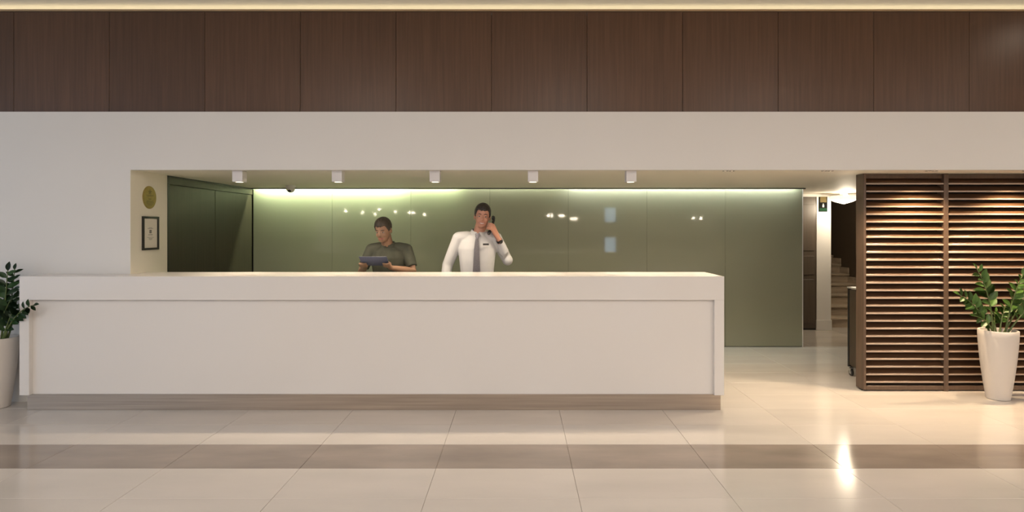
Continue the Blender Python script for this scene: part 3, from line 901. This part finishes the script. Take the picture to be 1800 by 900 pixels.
def hand(bm, wrist, palm_c, knuckles, tips, thumb, pr=0.020):
    """palm from wrist to knuckles, fingers as chains of three joints"""
    wrist = Vector(wrist)
    ks = [Vector(k) for k in knuckles]
    for k in ks:
        tube(bm, [wrist, wrist.lerp(k, 0.5), k], [0.024, 0.019, 0.0130], 10, round_caps=True)
    for a, b in zip(ks[:-1], ks[1:]):
        tube(bm, [wrist.lerp(a, 0.75), wrist.lerp(b, 0.75)], 0.0125, 8, round_caps=True)
    for k, ch in zip(ks, tips):
        tube(bm, [k] + [Vector(c) for c in ch], [0.0098, 0.0092, 0.0085, 0.0072][:len(ch) + 1], 10, round_caps=True)
    tube(bm, [wrist.lerp(ks[0], 0.25)] + [Vector(c) for c in thumb], [0.015, 0.0125, 0.0105, 0.009][:len(thumb) + 1], 10, round_caps=True)

def hanging_hand(bm, wrist, d, side, fwd):
    """relaxed, slightly curled hand; d down direction, fwd finger spread axis, side palm normal"""
    w = Vector(wrist); d = Vector(d).normalized(); f = Vector(fwd).normalized(); s = Vector(side).normalized()
    kn, tp = [], []
    lens = (0.072, 0.080, 0.075, 0.060)
    for i in range(4):
        k = w + d * (0.095 - 0.004 * abs(i - 1)) + f * (0.030 - 0.020 * i)
        kn.append(k)
        L = lens[i]
        tp.append([k + d * L * 0.45 + s * L * 0.12, k + d * L * 0.75 + s * L * 0.35, k + d * L * 0.92 + s * L * 0.60])
    th = [w + d * 0.045 + f * 0.040 + s * 0.012, w + d * 0.080 + f * 0.052 + s * 0.022, w + d * 0.105 + f * 0.050 + s * 0.030]
    hand(bm, w, None, kn, tp, th)

def legs(bm, hipz, hw, foot_y=-0.06, infl=0.0):
    for s in (-1, 1):
        tube(bm, [(s * hw, 0.0, hipz), (s * hw * 1.05, -0.005, hipz - 0.22), (s * hw * 1.1, 0.0, 0.50), (s * hw * 1.12, 0.015, 0.34), (s * hw * 1.15, 0.02, 0.09)],
             [0.090 + infl, 0.080 + infl, 0.056 + infl, 0.056 + infl, 0.040 + infl * 1.4], 16, round_caps=True)

def shoes(par, hw):
    for s in (-1, 1):
        bm = bmesh.new()
        x = s * hw * 1.15
        tube(bm, [(x, 0.055, 0.045), (x, 0.0, 0.05), (x + s * .006, -0.08, 0.042), (x + s * .012, -0.16, 0.034)], [0.042, 0.046, 0.046, 0.034], 14, round_caps=True)
        for v in bm.verts: v.co.z = max(0.0, v.co.z)
        smooth(obj('shoe', bm, M_blackgloss, par), 60)

# ---- man on the telephone
man = thing('person', 'smiling man in white shirt and grey tie holding a telephone to his ear', 'person', (-0.42, 6.20, 0), group=None)
HMt = Matrix.Translation((0.045, -0.030, 1.605)) @ Euler((R(4), R(5), R(4))).to_matrix().to_4x4()
SH_R, EL_R, WR_R = Vector((-0.185, 0.01, 1.505)), Vector((-0.300, 0.03, 1.235)), Vector((-0.335, -0.03, 0.985))
SH_L, EL_L, WR_L = Vector((0.185, 0.01, 1.505)), Vector((0.305, 0.060, 1.280)), Vector((0.222, -0.075, 1.492))
ear = HMt @ Vector((0.096, 0.000, 0.112))
mouth = HMt @ Vector((0.068, -0.100, -0.032))
ax = (mouth - ear).normalized()
g = ear.lerp(mouth, 0.70)
n = Vector((0.97, -0.22, 0.1)); n = (n - ax * n.dot(ax)).normalized()
tt = ax.cross(n).normalized()
if tt.y > 0: tt = -tt
bm = bmesh.new()
head_parts(bm, HMt)
tube(bm, [HMt @ Vector((0, 0.02, 0.06)), (0.02, 0.0, 1.56), (0.0, 0.01, 1.47)], [0.056, 0.058, 0.075], 16, round_caps=True)
TORSO = [(0, 0.0, 0.90, 0.155, 0.105), (0, 0.0, 1.00, 0.155, 0.105), (0, 0, 1.12, 0.148, 0.100), (0, 0, 1.28, 0.165, 0.110), (0, 0.005, 1.40, 0.180, 0.112), (0, 0.01, 1.48, 0.165, 0.095), (0.004, 0.01, 1.535, 0.095, 0.070), (0.01, 0.01, 1.56, 0.06, 0.055)]
loft(bm, TORSO, 24)
for a in (SH_R, SH_L): tube(bm, [(0.0, 0.01, 1.515), (a.x * 0.55, 0.01, 1.520), a], [0.045, 0.050, 0.052], 14, round_caps=True)
for (a, b, c) in ((SH_R, EL_R, WR_R), (SH_L, EL_L, WR_L)):
    tube(bm, [a, a.lerp(b, 0.5), b, b.lerp(c, 0.4), c], [0.052, 0.045, 0.038, 0.038, 0.028], 14, round_caps=True)
hanging_hand(bm, WR_R, (-0.05, -0.15, -1), (1, 0, 0), (0, -1, 0))
kn, tp = [], []
for i, off in enumerate((-0.034, -0.012, 0.010, 0.031)):
    c = g + ax * off
    k = c + n * 0.040 + tt * 0.006
    kn.append(k)
    tp.append([c + n * 0.030 + tt * 0.030, c + n * 0.004 + tt * 0.035, c - n * 0.014 + tt * 0.028])
cth = g - ax * 0.035
th = [cth + n * 0.030 - tt * 0.024, cth + n * 0.006 - tt * 0.030 - ax * 0.008, cth - n * 0.012 - tt * 0.027 - ax * 0.016]
hand(bm, WR_L, None, kn, tp, th)
legs(bm, 0.93, 0.090)
body = obj('body', remeshed(bm, 0.0042, 3, 0.5), M_skin, man)
face_bits(man, HMt)
hair_cap(man, HMt, M_hair, lift=0.06)
# shirt
bm = bmesh.new()
loft(bm, [(x, y, z, rx + 0.014, ry + 0.016) for x, y, z, rx, ry in TORSO[:-1]], 28)
c_l = WR_L.lerp(EL_L, 0.17)
for a in (SH_R, SH_L): tube(bm, [(0.0, 0.01, 1.508), (a.x * 0.55, 0.01, 1.516), a], [0.056, 0.062, 0.064], 16, round_caps=True)
for b in (EL_R, EL_L): ball(bm, b, 0.055, 16)
for (a, b, c) in ((SH_R, EL_R, WR_R.lerp(EL_R, 0.08)), (SH_L, EL_L, c_l)):
    tube(bm, [a - Vector((0.04 * (1 if a.x > 0 else -1), 0, -0.005)), a, a.lerp(b, 0.5), b, b.lerp(c, 0.5), c], [0.062, 0.066, 0.060, 0.054, 0.050, 0.036], 16, round_caps=False)
me = remeshed(bm, 0.006, 4, 0.5)
sh = obj('shirt', me, M_shirt, man)
# collar: two wings round the neck
def collar(par, m, zb, r, cx, cy, tilt=0.03):
    bm = bmesh.new()
    N = 28
    lo, hi, out = [], [], []
    for i in range(N + 1):
        a = -PI / 2 + 0.16 + (2 * PI - 0.32) * i / N
        fr = max(0, -math.sin(a))
        hi.append(bm.verts.new((cx + (r - 0.004) * math.cos(a), cy + (r + 0.002) * math.sin(a), zb + 0.035 - 0.035 * fr)))
        lo.append(bm.verts.new((cx + (r + 0.006) * math.cos(a), cy + (r + 0.010) * math.sin(a), zb - 0.005 - 0.040 * fr)))
        out.append(bm.verts.new((cx + (r + 0.026) * math.cos(a), cy + (r + 0.020 + 0.012 * fr) * math.sin(a), zb - 0.005 - (0.050 + 0.02 * (fr > 0.9)) * fr)))
    for i in range(N):
        bm.faces.new((lo[i], lo[i + 1], hi[i + 1], hi[i]))
        bm.faces.new((hi[i], hi[i + 1], out[i + 1], out[i]))
    bmesh.ops.recalc_face_normals(bm, faces=bm.faces)
    bmesh.ops.solidify(bm, geom=bm.faces[:], thickness=0.003)
    return smooth(obj('collar', bm, m, par), 50)
collar(sh, M_shirt, 1.565, 0.064, 0.012, 0.004)
for (p, q) in ((WR_R.lerp(EL_R, 0.02), WR_R.lerp(EL_R, 0.16)), (WR_L.lerp(EL_L, 0.13), WR_L.lerp(EL_L, 0.30))):
    bm = bmesh.new(); tube(bm, [p, q], [0.036, 0.041], 18); smooth(obj('cuff', bm, M_shirt, sh), 40)
# tie
bm = bmesh.new()
yf = -0.136
pts = [(0.006, -0.088, 1.530, 0.020), (0.006, -0.098, 1.508, 0.013), (0.006, -0.116, 1.47, 0.020), (0.005, yf - 0.004, 1.40, 0.026), (0.004, yf - 0.002, 1.28, 0.032), (0.003, yf + 0.008, 1.14, 0.038), (0.002, yf + 0.006, 1.03, 0.042), (0.002, yf + 0.006, 0.98, 0.002)]
rows = []
for x, y, z, w in pts:
    rows.append([bm.verts.new((x + s * w, y - 0.004 * (1 - abs(s)), z)) for s in (-1, -0.5, 0, 0.5, 1)])
for i in range(len(rows) - 1):
    for k in range(4):
        bm.faces.new((rows[i][k], rows[i][k + 1], rows[i + 1][k + 1], rows[i + 1][k]))
bmesh.ops.solidify(bm, geom=bm.faces[:], thickness=-0.005)
ti = smooth(obj('tie', bm, M_tie, man), 60)
bm = bmesh.new(); loft(bm, [(0.008, -0.098, 1.500, 0.010, 0.008), (0.008, -0.096, 1.510, 0.014, 0.011), (0.010, -0.090, 1.545, 0.023, 0.014), (0.011, -0.084, 1.556, 0.019, 0.012)], 16); smooth(obj('knot', bm, M_tie, ti), 50)
bd = obj('name_badge', bx(-0.030, 0.030, -0.004, 0, -0.009, 0.009), M_black, man, loc=(0.095, -0.128, 1.445), rot=(R(-14), 0, R(16)))
obj('badge_strip', bx(-0.027, 0.027, -0.003, 0.001, -0.020, -0.011), M_white, bd)
bm = bmesh.new()
wv = (EL_L - WR_L).normalized()
tube(bm, [WR_L + wv * 0.004, WR_L + wv * 0.028], 0.0315, 20); wt = smooth(obj('watch_strap', bm, M_black, man), 40)
wn = Vector((0.3, -1, 0.1)); wn = (wn - wv * wn.dot(wv)).normalized()
bm = bmesh.new(); tube(bm, [WR_L + wv * 0.016 + wn * 0.024, WR_L + wv * 0.016 + wn * 0.037], 0.018, 20); smooth(obj('watch_case', bm, M_blackgloss, wt), 40)
# trousers, belt, shoes
bm = bmesh.new()
loft(bm, [(0, 0, 0.86, 0.160, 0.112), (0, 0, 0.93, 0.176, 0.126), (0, 0, 1.02, 0.174, 0.126)], 26)
legs(bm, 0.90, 0.090, infl=0.016)
obj('trousers', remeshed(bm, 0.009, 3, 0.5), M_trouser, man)
bm = bmesh.new(); lathe(bm, [(1.0, 0.0), (1.02, 0.0), (1.02, 0.035), (1.0, 0.035)], 32)
for v in bm.verts: v.co = Vector((v.co.x * 0.176, v.co.y * 0.128, v.co.z + 0.99))
obj('belt', bm, M_black, man)
shoes(man, 0.090)
# telephone handset
ph = thing('telephone_handset', 'black telephone handset held against the ear of the smiling man', 'telephone', man.location + g)
inw = -n
bm = bmesh.new()
e0, m0 = ear - g + n * 0.008, mouth - g + n * 0.004
tube(bm, [e0 + n * 0.012, e0.lerp(m0, 0.15) + n * 0.018, e0.lerp(m0, 0.5) + n * 0.020, e0.lerp(m0, 0.85) + n * 0.018, m0 + n * 0.012], [0.014, 0.0135, 0.012, 0.0135, 0.014], 14, round_caps=True)
smooth(obj('grip', bm, M_blackgloss, ph), 60)
for nm, p in (('earpiece', e0), ('mouthpiece', m0)):
    bm = bmesh.new(); tube(bm, [p + n * 0.018, p + n * 0.006, p - n * 0.002], [0.018, 0.024, 0.022], 18); smooth(obj(nm, bm, M_blackgloss, ph), 50)

# ---- second man leaning over a blue folder
P2 = (-1.335, 6.36, 0)
m2 = thing('person', 'brown haired person in a dark shirt looking down at a blue folder', 'person', P2)
HM2 = Matrix.Translation((-0.02, -0.095, 1.475)) @ Euler((R(20), R(-2), R(-14))).to_matrix().to_4x4()
bm = bmesh.new()
head_parts(bm, HM2)
tube(bm, [HM2 @ Vector((0, 0.02, 0.06)), (-0.01, -0.045, 1.43), (0, -0.01, 1.34)], [0.056, 0.058, 0.075], 16, round_caps=True)
T2 = [(0, 0.02, 0.86, 0.150, 0.105), (0, 0.02, 0.96, 0.150, 0.105), (0, 0.01, 1.06, 0.146, 0.102), (0, -0.005, 1.20, 0.162, 0.110), (0, -0.015, 1.30, 0.178, 0.110), (0, -0.02, 1.37, 0.160, 0.092), (0, -0.025, 1.415, 0.09, 0.068), (0, -0.03, 1.44, 0.06, 0.055)]
loft(bm, T2, 24)
A2 = [(Vector((-0.180, -0.02, 1.385)), Vector((-0.265, -0.10, 1.16)), Vector((-0.175, -0.285, 1.245))),
      (Vector((0.180, -0.02, 1.385)), Vector((0.262, -0.10, 1.17)), Vector((0.070, -0.285, 1.215)))]
for (a, b, c) in A2:
    tube(bm, [a, a.lerp(b, 0.5), b, b.lerp(c, 0.4), c], [0.050, 0.044, 0.037, 0.037, 0.024], 14, round_caps=True)
# hands gripping the lower corners of the folder
FC = Vector((-0.075, -0.345, 1.285))          # folder centre, local
FN = Vector((0, -0.55, -0.83)).normalized()   # outward (under) side of the folder
FU = Vector((0, -0.83, 0.55)).normalized()
for s, w in ((-1, A2[0][2]), (1, A2[1][2])):
    kn, tp = [], []
    base = FC + Vector((s * 0.125, 0, 0)) - FU * 0.045
    for i in range(4):
        k = base + Vector((s * 0.018, 0, 0)) + FU * (-0.028 + 0.019 * i) + FN * 0.022
        kn.append(k)
        tp.append([k - Vector((s * 0.026, 0, 0)) + FN * 0.006, k - Vector((s * 0.046, 0, 0)) + FN * 0.0, k - Vector((s * 0.062, 0, 0)) - FN * 0.004])
    th = [base + Vector((s * 0.016, 0, 0)) - FN * 0.012 - FU * 0.02, base - Vector((s * 0.008, 0, 0)) - FN * 0.018, base - Vector((s * 0.026, 0, 0)) - FN * 0.016 + FU * 0.012]
    hand(bm, w, None, kn, tp, th)
legs(bm, 0.89, 0.088)
obj('body', remeshed(bm, 0.0046, 3, 0.5), M_skin2, m2)
face_bits(m2, HM2, smile=False, hairm=M_hair2)
hair_cap(m2, HM2, M_hair2, lift=0.02)
bm = bmesh.new()
loft(bm, [(x, y, z, rx + 0.015, ry + 0.017) for x, y, z, rx, ry in T2[:-1]], 28)
for (a, b, c) in A2: tube(bm, [(0.0, -0.02, 1.395), (a.x * 0.55, -0.02, 1.400), a], [0.056, 0.062, 0.063], 16, round_caps=True)
for (a, b, c) in A2:
    tube(bm, [a - Vector((0.04 * (1 if a.x > 0 else -1), 0, -0.005)), a, a.lerp(b, 0.5), a.lerp(b, 0.80)], [0.062, 0.064, 0.060, 0.056], 16)
s2 = obj('shirt', remeshed(bm, 0.0065, 4, 0.5), M_shirt2, m2)
collar(s2, M_shirt2, 1.435, 0.064, -0.004, -0.036)
bm = bmesh.new()
loft(bm, [(0, 0.02, 0.82, 0.158, 0.112), (0, 0.02, 0.90, 0.172, 0.126), (0, 0.02, 0.98, 0.170, 0.126)], 26)
legs(bm, 0.87, 0.088, infl=0.016)
obj('trousers', remeshed(bm, 0.009, 3, 0.5), M_trouser, m2)
shoes(m2, 0.088)
fo = thing('folder', 'blue cardboard folder held open by the person in the dark shirt', 'folder', Vector(P2) + FC)
ex, eu, en = Vector((1, 0, 0)), FU, FN
Mf = Matrix((ex, eu, en)).transposed().to_4x4()
fbm = bx(-0.135, 0.135, -0.085, 0.085, 0.0, 0.004, bev=0.001, seg=1); fbm.transform(Mf); obj('cover', fbm, M_blue, fo)
fbm = bx(-0.128, 0.128, -0.080, 0.080, -0.003, -0.0003); fbm.transform(Mf); obj('sheet', fbm, M_paper, fo)
